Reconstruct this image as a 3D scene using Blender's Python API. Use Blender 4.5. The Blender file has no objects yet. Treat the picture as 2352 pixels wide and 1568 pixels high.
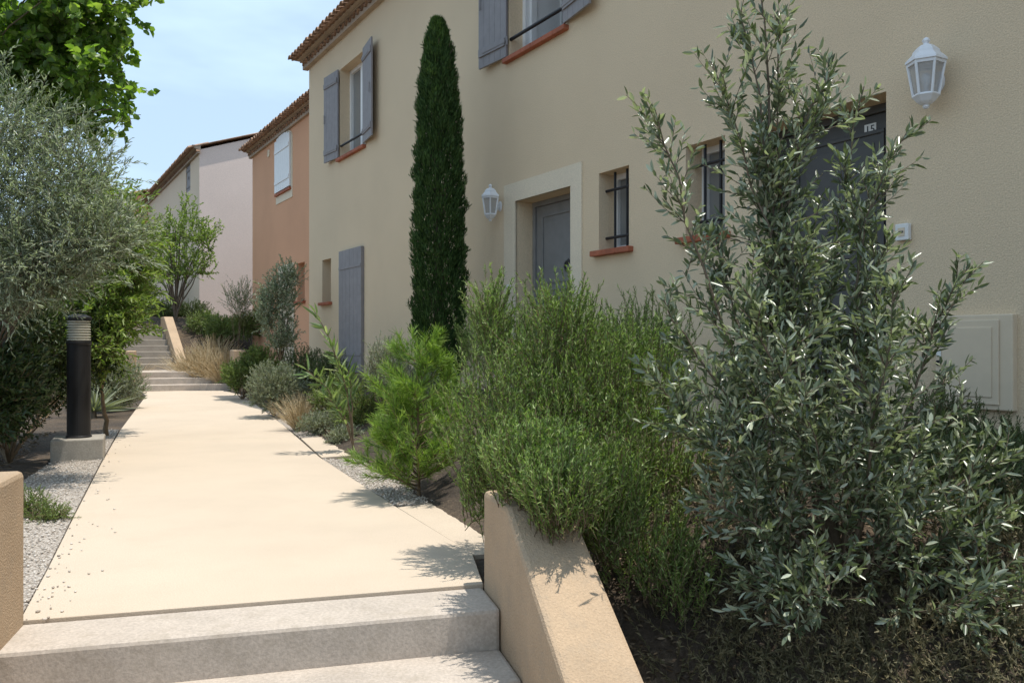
import bpy, bmesh, math, random
import numpy as np
from mathutils import Vector, Matrix
rng = np.random.default_rng(11); random.seed(5)
S = bpy.context.scene; C = S.collection
F=1907.; CX=1176.; CY=784.; H=1.15
R_=math.radians
NX,NY = math.cos(R_(31)), math.sin(R_(31))       # facade depth axis (into the houses)
DX,DY = -NY, NX                                  # along the facades, away from the viewer
def G(px,py,z=0.):
    Y=F*(H-z)/(py-CY); return Vector(((px-CX)/F*Y,Y,z))
def A(px,py,Y): return Vector(((px-CX)/F*Y,Y,H-(py-CY)/F*Y))
def W(px,py,D):
    u=(px-CX)/F; Y=D/(NX*u+NY); X=u*Y
    return X*NY-Y*NX, H-(py-CY)/F*Y               # facade coordinate, height
def nz(v): return v/np.maximum(np.linalg.norm(v,axis=-1,keepdims=True),1e-9)
def ss(t): t=np.clip(t,0,1); return t*t*(3-2*t)

# ------------------------------------------------------------------ scene tree helpers
def put(o,parent=None):
    C.objects.link(o)
    if parent is not None: o.parent=parent
    return o
def tag(o,label,cat,group=None,kind=None):
    if label: o['label']=label
    if cat: o['category']=cat
    if group: o['group']=group
    if kind: o['kind']=kind
    return o
def thing(name,label,cat,loc=(0,0,0),rz=0,group=None):
    o=bpy.data.objects.new(name,None); o.empty_display_size=.1; put(o); o.location=loc; o.rotation_euler=(0,0,rz)
    return tag(o,label,cat,group)
def obj(name,bm,mat,parent=None,bevel=0,smooth=False):
    me=bpy.data.meshes.new(name)
    bmesh.ops.recalc_face_normals(bm,faces=bm.faces)
    if smooth:
        for f in bm.faces: f.smooth=True
    bm.to_mesh(me); bm.free()
    me.materials.append(mat); o=put(bpy.data.objects.new(name,me),parent)
    if bevel:
        m=o.modifiers.new('bevel','BEVEL'); m.width=bevel; m.segments=2; m.limit_method='ANGLE'; m.angle_limit=R_(40)
    return o
def B(): return bmesh.new()
def bx(bm,x0,x1,y0,y1,z0,z1):
    v=[bm.verts.new((x,y,z)) for z in (z0,z1) for y in (y0,y1) for x in (x0,x1)]
    for f in ((0,2,3,1),(4,5,7,6),(0,1,5,4),(2,6,7,3),(0,4,6,2),(1,3,7,5)): bm.faces.new([v[i] for i in f])
def quad(bm,*p): return bm.faces.new([bm.verts.new(q) for q in p])
def prism(bm,pts,z0,z1):
    a=[bm.verts.new((p[0],p[1],z0)) for p in pts]; b=[bm.verts.new((p[0],p[1],z1)) for p in pts]; n=len(pts)
    bm.faces.new(b); bm.faces.new(a[::-1])
    for i in range(n): bm.faces.new((a[i],a[(i+1)%n],b[(i+1)%n],b[i]))
def lathe(bm,prof,n=24,c=(0,0),rot=0,caps=True):
    rings=[]
    for r,z in prof: rings.append([bm.verts.new((c[0]+r*math.cos(rot+2*math.pi*k/n),c[1]+r*math.sin(rot+2*math.pi*k/n),z)) for k in range(n)])
    for a,b in zip(rings,rings[1:]):
        for k in range(n): bm.faces.new((a[k],a[(k+1)%n],b[(k+1)%n],b[k]))
    if caps: bm.faces.new(rings[0][::-1]); bm.faces.new(rings[-1])
def rod(bm,p,q,r,n=8):
    p=Vector(p);q=Vector(q);d=(q-p).normalized();s=d.orthogonal().normalized();t=d.cross(s)
    a=[];b=[]
    for k in range(n):
        o=s*math.cos(2*math.pi*k/n)*r+t*math.sin(2*math.pi*k/n)*r
        a.append(bm.verts.new(p+o)); b.append(bm.verts.new(q+o))
    for k in range(n): bm.faces.new((a[k],a[(k+1)%n],b[(k+1)%n],b[k]))
    bm.faces.new(a[::-1]); bm.faces.new(b)
class NP:
    def __init__(s): s.V=[];s.F=[];s.n=0
    def add(s,V,Fc):
        s.V.append(V.reshape(-1,3)); s.F.append(Fc.reshape(-1,4)+s.n); s.n+=len(s.V[-1])
    def build(s,name,mat,parent=None,off=(0,0,0)):
        V=np.concatenate(s.V)-np.asarray(off,float); Fc=np.concatenate(s.F).astype(np.int32)
        me=bpy.data.meshes.new(name); M=len(Fc)
        me.vertices.add(len(V)); me.vertices.foreach_set('co',V.astype(np.float32).ravel())
        me.loops.add(M*4); me.loops.foreach_set('vertex_index',Fc.ravel())
        me.polygons.add(M); me.polygons.foreach_set('loop_start',np.arange(M,dtype=np.int32)*4)
        me.update(calc_edges=True); me.materials.append(mat)
        return put(bpy.data.objects.new(name,me),parent)

# ------------------------------------------------------------------ materials
class NT:
    def __init__(s,name):
        s.m=bpy.data.materials.new(name); s.m.use_nodes=True; s.t=s.m.node_tree; s.t.nodes.clear()
        s.out=s.t.nodes.new('ShaderNodeOutputMaterial'); s.b=s.t.nodes.new('ShaderNodeBsdfPrincipled'); s.l(s.b,0,s.out,0)
    def n(s,t,**k):
        x=s.t.nodes.new('ShaderNode'+t)
        for a,v in k.items():
            if a in x.inputs.keys(): x.inputs[a].default_value=v
            else: setattr(x,a,v)
        return x
    def l(s,a,i,b,j): s.t.links.new(a.outputs[i],b.inputs[j])
def c4(c): return (c[0],c[1],c[2],1)
def ramp(nt,stops):
    r=nt.n('ValToRGB'); e=r.color_ramp.elements
    e[0].position,e[0].color=stops[0][0],c4(stops[0][1]); e[1].position,e[1].color=stops[-1][0],c4(stops[-1][1])
    for p,c in stops[1:-1]:
        k=e.new(p); k.color=c4(c)
    return r
def mul(c,k): return tuple(min(1,x*k) for x in c)
def rough_mat(name,col,fine=120,big=1.2,var=.16,bump=.25,rough=.9,dist=.004,stain=None,sv=.5,grain=.1):
    nt=NT(name); tc=nt.n('TexCoord')
    n1=nt.n('TexNoise',Scale=big,Detail=4.,Roughness=.6); n2=nt.n('TexNoise',Scale=fine,Detail=2.,Roughness=.7)
    nt.l(tc,'Object',n1,'Vector'); nt.l(tc,'Object',n2,'Vector')
    r=ramp(nt,[(.28,mul(col,1-var)),(.5,col),(.72,mul(col,1+var*.7))]); nt.l(n1,0,r,0)
    r2=ramp(nt,[(.3,(1-grain*2,)*3),(.7,(1,)*3)]); nt.l(n2,0,r2,0)
    mx=nt.n('MixRGB',blend_type='MULTIPLY',Fac=1.); nt.l(r,0,mx,1); nt.l(r2,0,mx,2); last=mx
    if stain:
        n3=nt.n('TexNoise',Scale=big*3.3,Detail=6.,Roughness=.75); nt.l(tc,'Object',n3,'Vector')
        r3=ramp(nt,[(.5,(0,0,0)),(.75,(sv,)*3)]); nt.l(n3,0,r3,0)
        m2=nt.n('MixRGB'); nt.l(r3,0,m2,0); nt.l(last,0,m2,1); m2.inputs[2].default_value=c4(stain); last=m2
    nt.l(last,0,nt.b,'Base Color'); nt.b.inputs['Roughness'].default_value=rough; nt.b.inputs['Specular IOR Level'].default_value=.25
    bp=nt.n('Bump',Strength=bump,Distance=dist); nt.l(n2,0,bp,'Height'); nt.l(bp,0,nt.b,'Normal')
    return nt.m
def paint(name,col,rough=.5,metal=0,var=.08,spec=.4):
    nt=NT(name); tc=nt.n('TexCoord'); n1=nt.n('TexNoise',Scale=9.,Detail=4.); nt.l(tc,'Object',n1,'Vector')
    r=ramp(nt,[(.3,mul(col,1-var)),(.7,mul(col,1+var))]); nt.l(n1,0,r,0); nt.l(r,0,nt.b,'Base Color')
    nt.b.inputs['Roughness'].default_value=rough; nt.b.inputs['Metallic'].default_value=metal; nt.b.inputs['Specular IOR Level'].default_value=spec
    return nt.m
def leaf_mat(name,dark,mid,light,trans=.3,rough=.45,spec=.4,tcol=None):
    nt=NT(name); g=nt.n('NewGeometry'); r=ramp(nt,[(0,dark),(.5,mid),(1,light)]); nt.l(g,'Random Per Island',r,0)
    nt.l(r,0,nt.b,'Base Color'); nt.b.inputs['Roughness'].default_value=rough; nt.b.inputs['Specular IOR Level'].default_value=spec
    t=nt.n('BsdfTranslucent'); mc=nt.n('MixRGB',blend_type='MULTIPLY',Fac=1.); nt.l(r,0,mc,1); mc.inputs[2].default_value=c4(tcol or (1.5,1.6,.7)); nt.l(mc,0,t,0)
    ms=nt.n('MixShader'); ms.inputs[0].default_value=trans; nt.l(nt.b,0,ms,1); nt.l(t,0,ms,2); nt.l(ms,0,nt.out,0)
    return nt.m
M={}
M['stucco']=rough_mat('beige_stucco',(.77,.605,.41),fine=95,big=.5,var=.06,bump=.7,dist=.008,grain=.12)
M['surround']=rough_mat('pale_surround',(.80,.685,.52),fine=95,big=1,var=.05,bump=.3)
M['orange']=rough_mat('orange_stucco',(.72,.395,.235),fine=60,big=.6,var=.07,bump=.4)
M['pink']=rough_mat('pink_stucco',(.80,.66,.58),fine=60,big=.4,var=.05,bump=.3)
M['cream']=rough_mat('cream_stucco',(.79,.63,.47),fine=60,big=.4,var=.05,bump=.3)
M['lowwall']=rough_mat('ochre_render',(.48,.35,.23),fine=110,big=2.2,var=.14,bump=.8,dist=.008,stain=(.33,.265,.195),sv=.65)
M['path']=rough_mat('cream_paving',(.575,.475,.365),fine=150,big=.9,var=.07,bump=.4,dist=.005,stain=(.48,.395,.30),sv=.6,grain=.11)
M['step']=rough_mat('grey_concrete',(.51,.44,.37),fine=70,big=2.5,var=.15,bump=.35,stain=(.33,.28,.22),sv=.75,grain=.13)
M['farstep']=rough_mat('shaded_step_concrete',(.36,.315,.26),fine=70,big=2.5,var=.15,bump=.35,stain=(.25,.21,.17),sv=.7,grain=.13)  # stained step concrete, colour darkened to paint in shade on the upper flight
M['block']=rough_mat('block_concrete',(.36,.33,.28),fine=60,big=5,var=.2,bump=.5,stain=(.25,.22,.18))
M['tile']=rough_mat('canal_tile',(.40,.25,.165),fine=40,big=4.5,var=.45,bump=.4,stain=(.18,.135,.10),sv=.75)
M['mortar']=rough_mat('eave_mortar',(.47,.37,.28),fine=50,big=3,var=.2)
M['sill']=rough_mat('terracotta_sill',(.40,.13,.07),fine=40,big=6,var=.25,bump=.2,rough=.7)
M['shutter']=paint('grey_shutter',(.262,.243,.243),rough=.65,spec=.3)
M['door']=paint('grey_door',(.22,.212,.205),rough=.55)
M['darkdoor']=paint('dark_grey_door',(.075,.073,.07),rough=.5)
M['white']=paint('white_paint',(.76,.75,.73),rough=.4,var=.03)
M['lampwhite']=paint('white_lantern_metal',(.77,.77,.78),rough=.35,var=.03)
M['black']=paint('black_iron',(.012,.012,.014),rough=.45)
M['bollard']=paint('black_bollard',(.016,.015,.015),rough=.5,spec=.3)
M['box']=paint('beige_plastic',(.64,.525,.38),rough=.6,var=.04)
M['plate']=paint('plate_white',(.72,.71,.68),rough=.4)
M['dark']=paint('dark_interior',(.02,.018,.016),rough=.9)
M['iron']=paint('pewter_knocker',(.1,.1,.1),rough=.35,metal=.8)
nt=NT('window_glass'); nt.b.inputs['Base Color'].default_value=(.05,.055,.06,1); nt.b.inputs['Roughness'].default_value=.06; M['glass']=nt.m
nt=NT('curtained_glass'); nt.b.inputs['Base Color'].default_value=(.22,.22,.21,1); nt.b.inputs['Roughness'].default_value=.08; M['cglass']=nt.m
nt=NT('lantern_glass'); nt.b.inputs['Base Color'].default_value=(.50,.50,.50,1); nt.b.inputs['Roughness'].default_value=.15; nt.b.inputs['Alpha'].default_value=.45; M['lglass']=nt.m
nt=NT('ribbed_glass'); nt.b.inputs['Base Color'].default_value=(.50,.48,.40,1); nt.b.inputs['Roughness'].default_value=.18; M['ribglass']=nt.m
M['bark']=rough_mat('grey_bark',(.16,.125,.09),fine=60,big=8,var=.3,bump=.6)
M['twig']=rough_mat('brown_twig',(.20,.145,.09),fine=60,big=8,var=.3)
nt=NT('bed_soil'); tc=nt.n('TexCoord')
a=nt.n('TexNoise',Scale=1.3,Detail=6.,Roughness=.7); b=nt.n('TexNoise',Scale=32.,Detail=4.,Roughness=.75)
for x in (a,b): nt.l(tc,'Object',x,'Vector')
r=ramp(nt,[(.3,(.05,.035,.024)),(.55,(.095,.07,.048)),(.75,(.19,.145,.105))]); nt.l(b,0,r,0)
r2=ramp(nt,[(.4,(.6,.6,.6)),(.65,(1.2,1.15,1.05))]); nt.l(a,0,r2,0)
mx=nt.n('MixRGB',blend_type='MULTIPLY',Fac=1.); nt.l(r,0,mx,1); nt.l(r2,0,mx,2); nt.l(mx,0,nt.b,'Base Color')
nt.b.inputs['Roughness'].default_value=.95
bp=nt.n('Bump',Strength=.9,Distance=.03); nt.l(b,0,bp,'Height'); nt.l(bp,0,nt.b,'Normal'); M['soil']=nt.m
nt=NT('white_gravel'); tc=nt.n('TexCoord'); v=nt.n('TexVoronoi',Scale=75.); nt.l(tc,'Object',v,'Vector')
r=ramp(nt,[(0,(.34,.29,.24)),(.5,(.52,.46,.40)),(1,(.66,.61,.54))]); nt.l(v,'Color',r,0)
r2=ramp(nt,[(.25,(1,1,1)),(.75,(.4,.37,.33))]); nt.l(v,'Distance',r2,0)
mx=nt.n('MixRGB',blend_type='MULTIPLY',Fac=1.); nt.l(r,0,mx,1); nt.l(r2,0,mx,2); nt.l(mx,0,nt.b,'Base Color')
bp=nt.n('Bump',Strength=1.,Distance=.01,invert=True); nt.l(v,'Distance',bp,'Height'); nt.l(bp,0,nt.b,'Normal'); nt.b.inputs['Roughness'].default_value=.9; M['gravel']=nt.m
nt=NT('pebble'); g=nt.n('NewGeometry'); r=ramp(nt,[(0,(.32,.265,.21)),(.4,(.52,.46,.39)),(1,(.70,.64,.57))]); nt.l(g,'Random Per Island',r,0); nt.l(r,0,nt.b,'Base Color'); nt.b.inputs['Roughness'].default_value=.85; M['pebble']=nt.m
M['Lolive']=leaf_mat('olive_leaf',(.065,.09,.042),(.165,.20,.11),(.48,.51,.38),trans=.25,rough=.3,spec=.75,tcol=(1.2,1.4,.7))
M['Lsilver']=leaf_mat('silver_olive_leaf',(.13,.16,.09),(.27,.305,.20),(.52,.55,.43),trans=.32,rough=.4,spec=.6,tcol=(1.1,1.3,.75))
M['Lrose']=leaf_mat('rosemary_leaf',(.065,.11,.025),(.17,.25,.065),(.36,.44,.17),trans=.3,rough=.5,spec=.35,tcol=(1.3,1.6,.6))
M['Lroseshade']=leaf_mat('rosemary_shade_leaf',(.04,.065,.025),(.08,.115,.04),(.14,.18,.08),trans=.22)  # rosemary leaf copy with shade put into its colour, shared by dark shrubs
M['Lpine']=leaf_mat('pine_needle',(.08,.15,.025),(.17,.28,.045),(.31,.42,.10),trans=.34,rough=.5)
M['Lcypress']=leaf_mat('cypress_leaf',(.020,.042,.012),(.045,.09,.022),(.09,.15,.045),trans=.15,rough=.6,spec=.2)
M['Ljudas']=leaf_mat('round_leaf',(.07,.13,.025),(.15,.24,.05),(.26,.35,.10),trans=.5,rough=.42,spec=.5,tcol=(1.6,1.8,.6))
M['Lpeach']=leaf_mat('lance_leaf',(.10,.17,.03),(.18,.26,.06),(.29,.36,.12),trans=.42,rough=.45)
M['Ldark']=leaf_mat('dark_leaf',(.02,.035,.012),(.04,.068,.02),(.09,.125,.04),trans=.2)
M['Llav']=leaf_mat('lavender_leaf',(.15,.175,.115),(.24,.27,.19),(.36,.39,.29),trans=.22,rough=.6)
M['Lgreen']=leaf_mat('shrub_leaf',(.075,.12,.03),(.15,.205,.06),(.24,.30,.11),trans=.32)
M['Lole']=leaf_mat('oleander_leaf',(.10,.17,.055),(.19,.27,.10),(.38,.44,.27),trans=.33,rough=.35,spec=.6)
M['Lstraw']=leaf_mat('straw_blade',(.44,.35,.20),(.62,.52,.33),(.74,.65,.46),trans=.35,rough=.7,tcol=(1.1,1,.8))
M['Llitter']=leaf_mat('dry_litter',(.08,.055,.03),(.15,.105,.06),(.30,.23,.15),trans=.1,rough=.8,tcol=(1,1,1))
M['Lheath']=leaf_mat('dry_heath_leaf',(.07,.065,.03),(.14,.125,.06),(.25,.21,.12),trans=.15,rough=.7,tcol=(1,1,.8))

# ------------------------------------------------------------------ terrain
L0=G(45,1425); R0=G(1110,1340)
E=(R0-L0).normalized(); CV=Vector((E.y,-E.x,0))            # CV: down the near steps, to the viewer
WID=(R0-L0).length
C0=(L0+R0)/2; C1=G(425,897); PD=(C1-C0).normalized(); PR=Vector((PD.y,-PD.x,0))
def gz(x,y):
    x=np.asarray(x,float); y=np.asarray(y,float)
    s=(x-C0.x)*PD.x+(y-C0.y)*PD.y; q=(x-C0.x)*PR.x+(y-C0.y)*PR.y
    t=(x-R0.x)*CV.x+(y-R0.y)*CV.y; m=(x-R0.x)*E.x+(y-R0.y)*E.y
    right=.55*ss((q-1.15)/1.4); left=.22*ss((-q-1.9)/3)
    f=ss((s-17.6)/6.2)
    z=-.03+(right+left)*(1-f)+1.95*f+.035*np.clip(s-25,0,200)
    z=z+.02*np.sin(3.1*x+1.3*y)*np.sin(2.3*y-.7*x)*(np.abs(q)>1.4)
    z=z-.5*np.clip(t-.25,0,5)*(1-.8*ss((q-2.2)/1.2))
    z=np.maximum(z,-.56)
    z=np.where((m<.13)&(m>-WID-.13)&(t>.0),-.58,z)
    return z
xs=np.concatenate([np.geomspace(-500,-15,14),np.arange(-14,-4,.4),np.arange(-4,4.01,.11),np.arange(4.4,9,.5),np.geomspace(10,500,12)])
ys=np.concatenate([[-60,-20,-8,-3,-1],np.arange(0,7.5,.11),np.arange(7.6,32,.4),np.geomspace(33,700,14)])
gx,gy=np.meshgrid(xs,ys); V=np.stack([gx,gy,gz(gx,gy)],-1)
ny_,nx_=gx.shape; ii=np.arange(ny_*nx_).reshape(ny_,nx_)
q=NP(); q.add(V,np.stack([ii[:-1,:-1],ii[:-1,1:],ii[1:,1:],ii[1:,:-1]],-1)); gr=q.build('ground',M['soil']); gr['kind']='structure'
def onG(px,Y,dz=0):
    x=(px-CX)/F*Y; return Vector((x,Y,float(gz(x,Y))+dz))

# ------------------------------------------------------------------ path, slabs, steps, low walls
rows=[((45,1425),(1110,1340)),((110,1305),(1085,1270)),((170,1185),(905,1160)),((232,1065),(735,1050)),((278,985),(650,975)),((336,908),(560,908)),((322,897),(517,897))]
rw=[(G(*a),G(*b)) for a,b in rows]
bm=B()
def slab(bm,rr,z=0,dep=.1,gap=.007):
    rr=[(a.copy(),b.copy()) for a,b in rr]
    d0=(rr[1][0]-rr[0][0]).normalized()*gap; d1=(rr[-1][0]-rr[-2][0]).normalized()*gap
    rr[0]=(rr[0][0]+d0,rr[0][1]+d0); rr[-1]=(rr[-1][0]-d1,rr[-1][1]-d1)
    poly=[a for a,b in rr]+[b for a,b in rr[::-1]]
    prism(bm,[(p.x,p.y) for p in poly],z-dep,z)
def mixrow(i,t): return tuple(rw[i][k].lerp(rw[i+1][k],t) for k in (0,1))
slab(bm,[rw[0],rw[1],rw[2],rw[3],mixrow(3,.55)],gap=.004); slab(bm,[mixrow(3,.55),rw[4],mixrow(4,.5)],gap=.004); slab(bm,[mixrow(4,.5),rw[5],rw[6]],gap=.004)
o=obj('path',bm,M['path'],bevel=.003); o['kind']='structure'
N3=Vector((NX,NY,0))
bm=B()
p,qv=G(912,1163)+N3*.004,G(1088,1272)+N3*.004
prism(bm,[(v.x,v.y) for v in (qv,qv+Vector((.5,.16,0)),qv+N3*2.0+Vector((.0,.25,0)),p+N3*2.0,p)],-.1,-.004)
p,qv=G(690,1005)+N3*.004,G(738,1049)+N3*.004
prism(bm,[(v.x,v.y) for v in (qv,qv+N3*1.6,p+N3*1.6,p)],-.1,-.004)
o=obj('pavement',bm,M['path'],bevel=.003); o['kind']='structure'
st=thing('stairs','pale grey concrete steps going down from the near end of the cream path','stairs',(R0.x,R0.y,0),math.atan2(E.y,E.x))
for k in range(3):
    bm=B(); z=-.012-.175*k
    bx(bm,-WID-.12,-.004,-.34*(k+1)-.004*k,-.34*k+(.0 if k==0 else .02)-.004*k-.003,z-.26,z); obj('step',bm,M['step'],st,bevel=.018)
bm=B(); bx(bm,-WID-.6,.2,-6,-1.045,-.66,-.535); o=obj('landing',bm,M['step'],st)
def stepped_wall(label,P0,w0,w1,top,flat,slope,length,z0=-.9,th_axis=E,along=CV,back=0.0):
    t=thing('stair_wall',label,'low wall',(P0.x,P0.y,0),math.atan2(th_axis.y,th_axis.x))
    prof=[(back,z0),(back,top),(-flat,top),(-flat-length,top-slope*length),(-flat-length,z0)]
    bm=B(); a=[bm.verts.new((w0,y,z)) for y,z in prof]; b=[bm.verts.new((w1,y,z)) for y,z in prof]
    bm.faces.new(a); bm.faces.new(b[::-1])
    for i in range(len(prof)): bm.faces.new((a[i],b[i],b[(i+1)%len(prof)],a[(i+1)%len(prof)]))
    obj('wall_body',bm,M['lowwall'],t,bevel=.022); return t
stepped_wall('ochre rendered low wall sloping down beside the near steps under the big rosemary',R0,0,.29,.445,.42,.6,1.4)
stepped_wall('end of an ochre rendered low wall at the left edge of the near steps',L0+E*.02,-.3,0,.62,.5,.6,1.2)

# far steps
far=thing('stairs','three shallow concrete steps at the far end of the cream path','stairs',(C1.x,C1.y,0),math.atan2(PR.y,PR.x))
for k in range(3):
    bm=B(); bx(bm,-1.3,1.12,.02+.36*k,.02+.36*(k+1)+(1.8 if k==2 else .02),-.1+.1*k,.14*(k+1)); obj('step',bm,M['step'],far,bevel=.01)
def lowblock(label,P,wx,wy,z0,z1,rz):
    t=thing('stair_wall',label,'low wall',(P.x,P.y,0),rz); bm=B(); bx(bm,-wx/2,wx/2,-wy/2,wy/2,z0,z1); obj('wall_body',bm,M['lowwall'],t,bevel=.02)
az=math.atan2(PR.y,PR.x)
lowblock('short ochre wall end to the right of the far shallow steps',A(545,830,19.6),.26,1.2,-.1,.95,az)
lowblock('short ochre wall end to the left of the far shallow steps',A(296,830,19.6),.3,1.0,-.1,.93,az)
fb=G(404,849,.42)
fl=thing('stairs','upper flight of grey steps climbing behind the far landing','stairs',(fb.x,fb.y,.42),math.atan2(-DX,DY))
for k in range(7):
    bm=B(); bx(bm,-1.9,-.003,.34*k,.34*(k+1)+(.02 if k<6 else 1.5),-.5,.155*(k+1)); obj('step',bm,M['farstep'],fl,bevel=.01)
t=thing('stair_wall','tall sloping ochre wall on the right side of the upper flight of steps','low wall',(fb.x,fb.y,.42),math.atan2(-DX,DY))
bm=B(); prof=[(-.25,-.5),(-.25,.22),(.0,.35),(2.0,1.42),(2.6,1.42),(2.6,-.5)]
a=[bm.verts.new((0,y,z)) for y,z in prof]; b=[bm.verts.new((.24,y,z)) for y,z in prof]; bm.faces.new(a); bm.faces.new(b[::-1])
for i in range(6): bm.faces.new((a[i],b[i],b[(i+1)%6],a[(i+1)%6]))
obj('wall_body',bm,M['lowwall'],t,bevel=.02)

# gravel strips
def strip(name,pts,z,mat,kind):
    bm=B(); prism(bm,[(p.x,p.y) for p in pts],z-.05,z); o=obj(name,bm,mat); o['kind']=kind; return o
left_poly=[G(40,1425),G(106,1305),G(166,1185),G(228,1065),G(274,985),G(250,985),G(150,1040),G(40,1110),G(-160,1230),G(-130,1420)]
strip('gravel_bed',left_poly,-.006,M['gravel'],'structure')
right_poly=[G(905,1158),G(740,1053),G(790,1053),G(930,1062),G(1075,1110),G(1060,1150)]
strip('gravel_bed',right_poly,-.006,M['gravel'],'structure')
r2_poly=[G(688,1003),G(655,978),G(600,935),G(660,940),G(760,985),G(800,1003)]
strip('gravel_bed',r2_poly,-.006,M['gravel'],'structure')
def inpoly(x,y,poly):
    c=np.zeros(x.shape,bool); n=len(poly)
    for i in range(n):
        a,b=poly[i],poly[(i+1)%n]
        k=((a.y>y)!=(b.y>y))&(x<(b.x-a.x)*(y-a.y)/(b.y-a.y+1e-12)+a.x); c^=k
    return c
def pebbles(x,y,z,size,name):
    n=len(x); q=NP()
    cube=np.array([[sx,sy,sz] for sz in (-1,1) for sy in (-1,1) for sx in (-1,1)],float)*.62
    fc=np.array([(0,2,3,1),(4,5,7,6),(0,1,5,4),(2,6,7,3),(0,4,6,2),(1,3,7,5)])
    th=rng.random(n)*6.28; sc=size*(.5+rng.random(n)[:,None]*.9)*np.stack([np.ones(n),.6+.4*rng.random(n),.4+.3*rng.random(n)],-1)
    v=cube[None]*(1+.25*rng.normal(size=(n,8,3)))*sc[:,None]
    cx,sx=np.cos(th)[:,None],np.sin(th)[:,None]
    V=np.stack([v[...,0]*cx-v[...,1]*sx+x[:,None],v[...,0]*sx+v[...,1]*cx+y[:,None],v[...,2]+z[:,None]],-1)
    q.add(V,fc[None]+(np.arange(n)*8)[:,None,None]); o=q.build(name,M['pebble']); o['kind']='stuff'; o['label']='loose pale gravel stones along the edges of the path'; o['category']='gravel'
X=[];Y=[];Z=[]
for poly,n in ((left_poly,11000),(right_poly,4000),(r2_poly,2500)):
    x0,x1=min(p.x for p in poly),max(p.x for p in poly); y0,y1=min(p.y for p in poly),max(p.y for p in poly)
    x=rng.uniform(x0,x1,n*2); y=rng.uniform(y0,y1,n*2); k=inpoly(x,y,poly); X.append(x[k]);Y.append(y[k]);Z.append(np.full(k.sum(),.001))
t_=rng.random(90); i_=rng.integers(0,4,90); ed=np.array([[*rw[i][0].lerp(rw[i+1][0],t)] for i,t in zip(i_,t_)])
X.append(ed[:,0]+np.abs(rng.normal(0,.12,90))); Y.append(ed[:,1]); Z.append(np.full(90,.005))
pebbles(np.concatenate(X),np.concatenate(Y),np.concatenate(Z),.0075,'gravel')

# ------------------------------------------------------------------ houses
HR=math.atan2(-NX,NY)        # local x runs toward the viewer along the facade, local y into the house
def facade(bm,a0,a1,z0,z1,ops):
    A_=sorted({a0,a1,*[o[0] for o in ops],*[o[1] for o in ops]}); Z_=sorted({z0,z1,*[o[2] for o in ops],*[o[3] for o in ops]})
    for i in range(len(A_)-1):
        for j in range(len(Z_)-1):
            ca,cz=(A_[i]+A_[i+1])/2,(Z_[j]+Z_[j+1])/2
            if any(o[0]<ca<o[1] and o[2]<cz<o[3] for o in ops): continue
            quad(bm,(A_[i],0,Z_[j]),(A_[i+1],0,Z_[j]),(A_[i+1],0,Z_[j+1]),(A_[i],0,Z_[j+1]))
    for a,b,c,d,dp in ops:
        quad(bm,(a,0,c),(a,dp,c),(a,dp,d),(a,0,d)); quad(bm,(b,0,c),(b,0,d),(b,dp,d),(b,dp,c))
        quad(bm,(a,0,d),(a,dp,d),(b,dp,d),(b,0,d)); quad(bm,(a,0,c),(b,0,c),(b,dp,c),(a,dp,c))
def ends(bm,a0,a1,dep,z0,z1,rise,which=(0,1)):
    for k,a in enumerate((a0,a1)):
        if k in which: bm.faces.new([bm.verts.new(p) for p in ((a,0,z0),(a,dep,z0),(a,dep,z1),(a,dep/2,z1+rise),(a,0,z1))])
    quad(bm,(a0,dep,z0),(a1,dep,z0),(a1,dep,z1),(a0,dep,z1))
def arch_shell(bm,a,b0,b1,z,r,th=.018,dz=0.,n=6):
    R=[]
    for k in range(n+1):
        w=math.pi*k/n; c,s=math.cos(w),math.sin(w)
        R.append([bm.verts.new(p) for p in ((a+r*c,b0,z+r*s*.8),(a+(r-th)*c,b0,z+(r-th)*s*.8),(a+r*c,b1,z+dz+r*s*.8),(a+(r-th)*c,b1,z+dz+(r-th)*s*.8))])
    for p,q in zip(R,R[1:]):
        bm.faces.new((p[0],p[1],q[1],q[0])); bm.faces.new((p[0],q[0],q[2],p[2])); bm.faces.new((p[1],p[3],q[3],q[1]))
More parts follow.
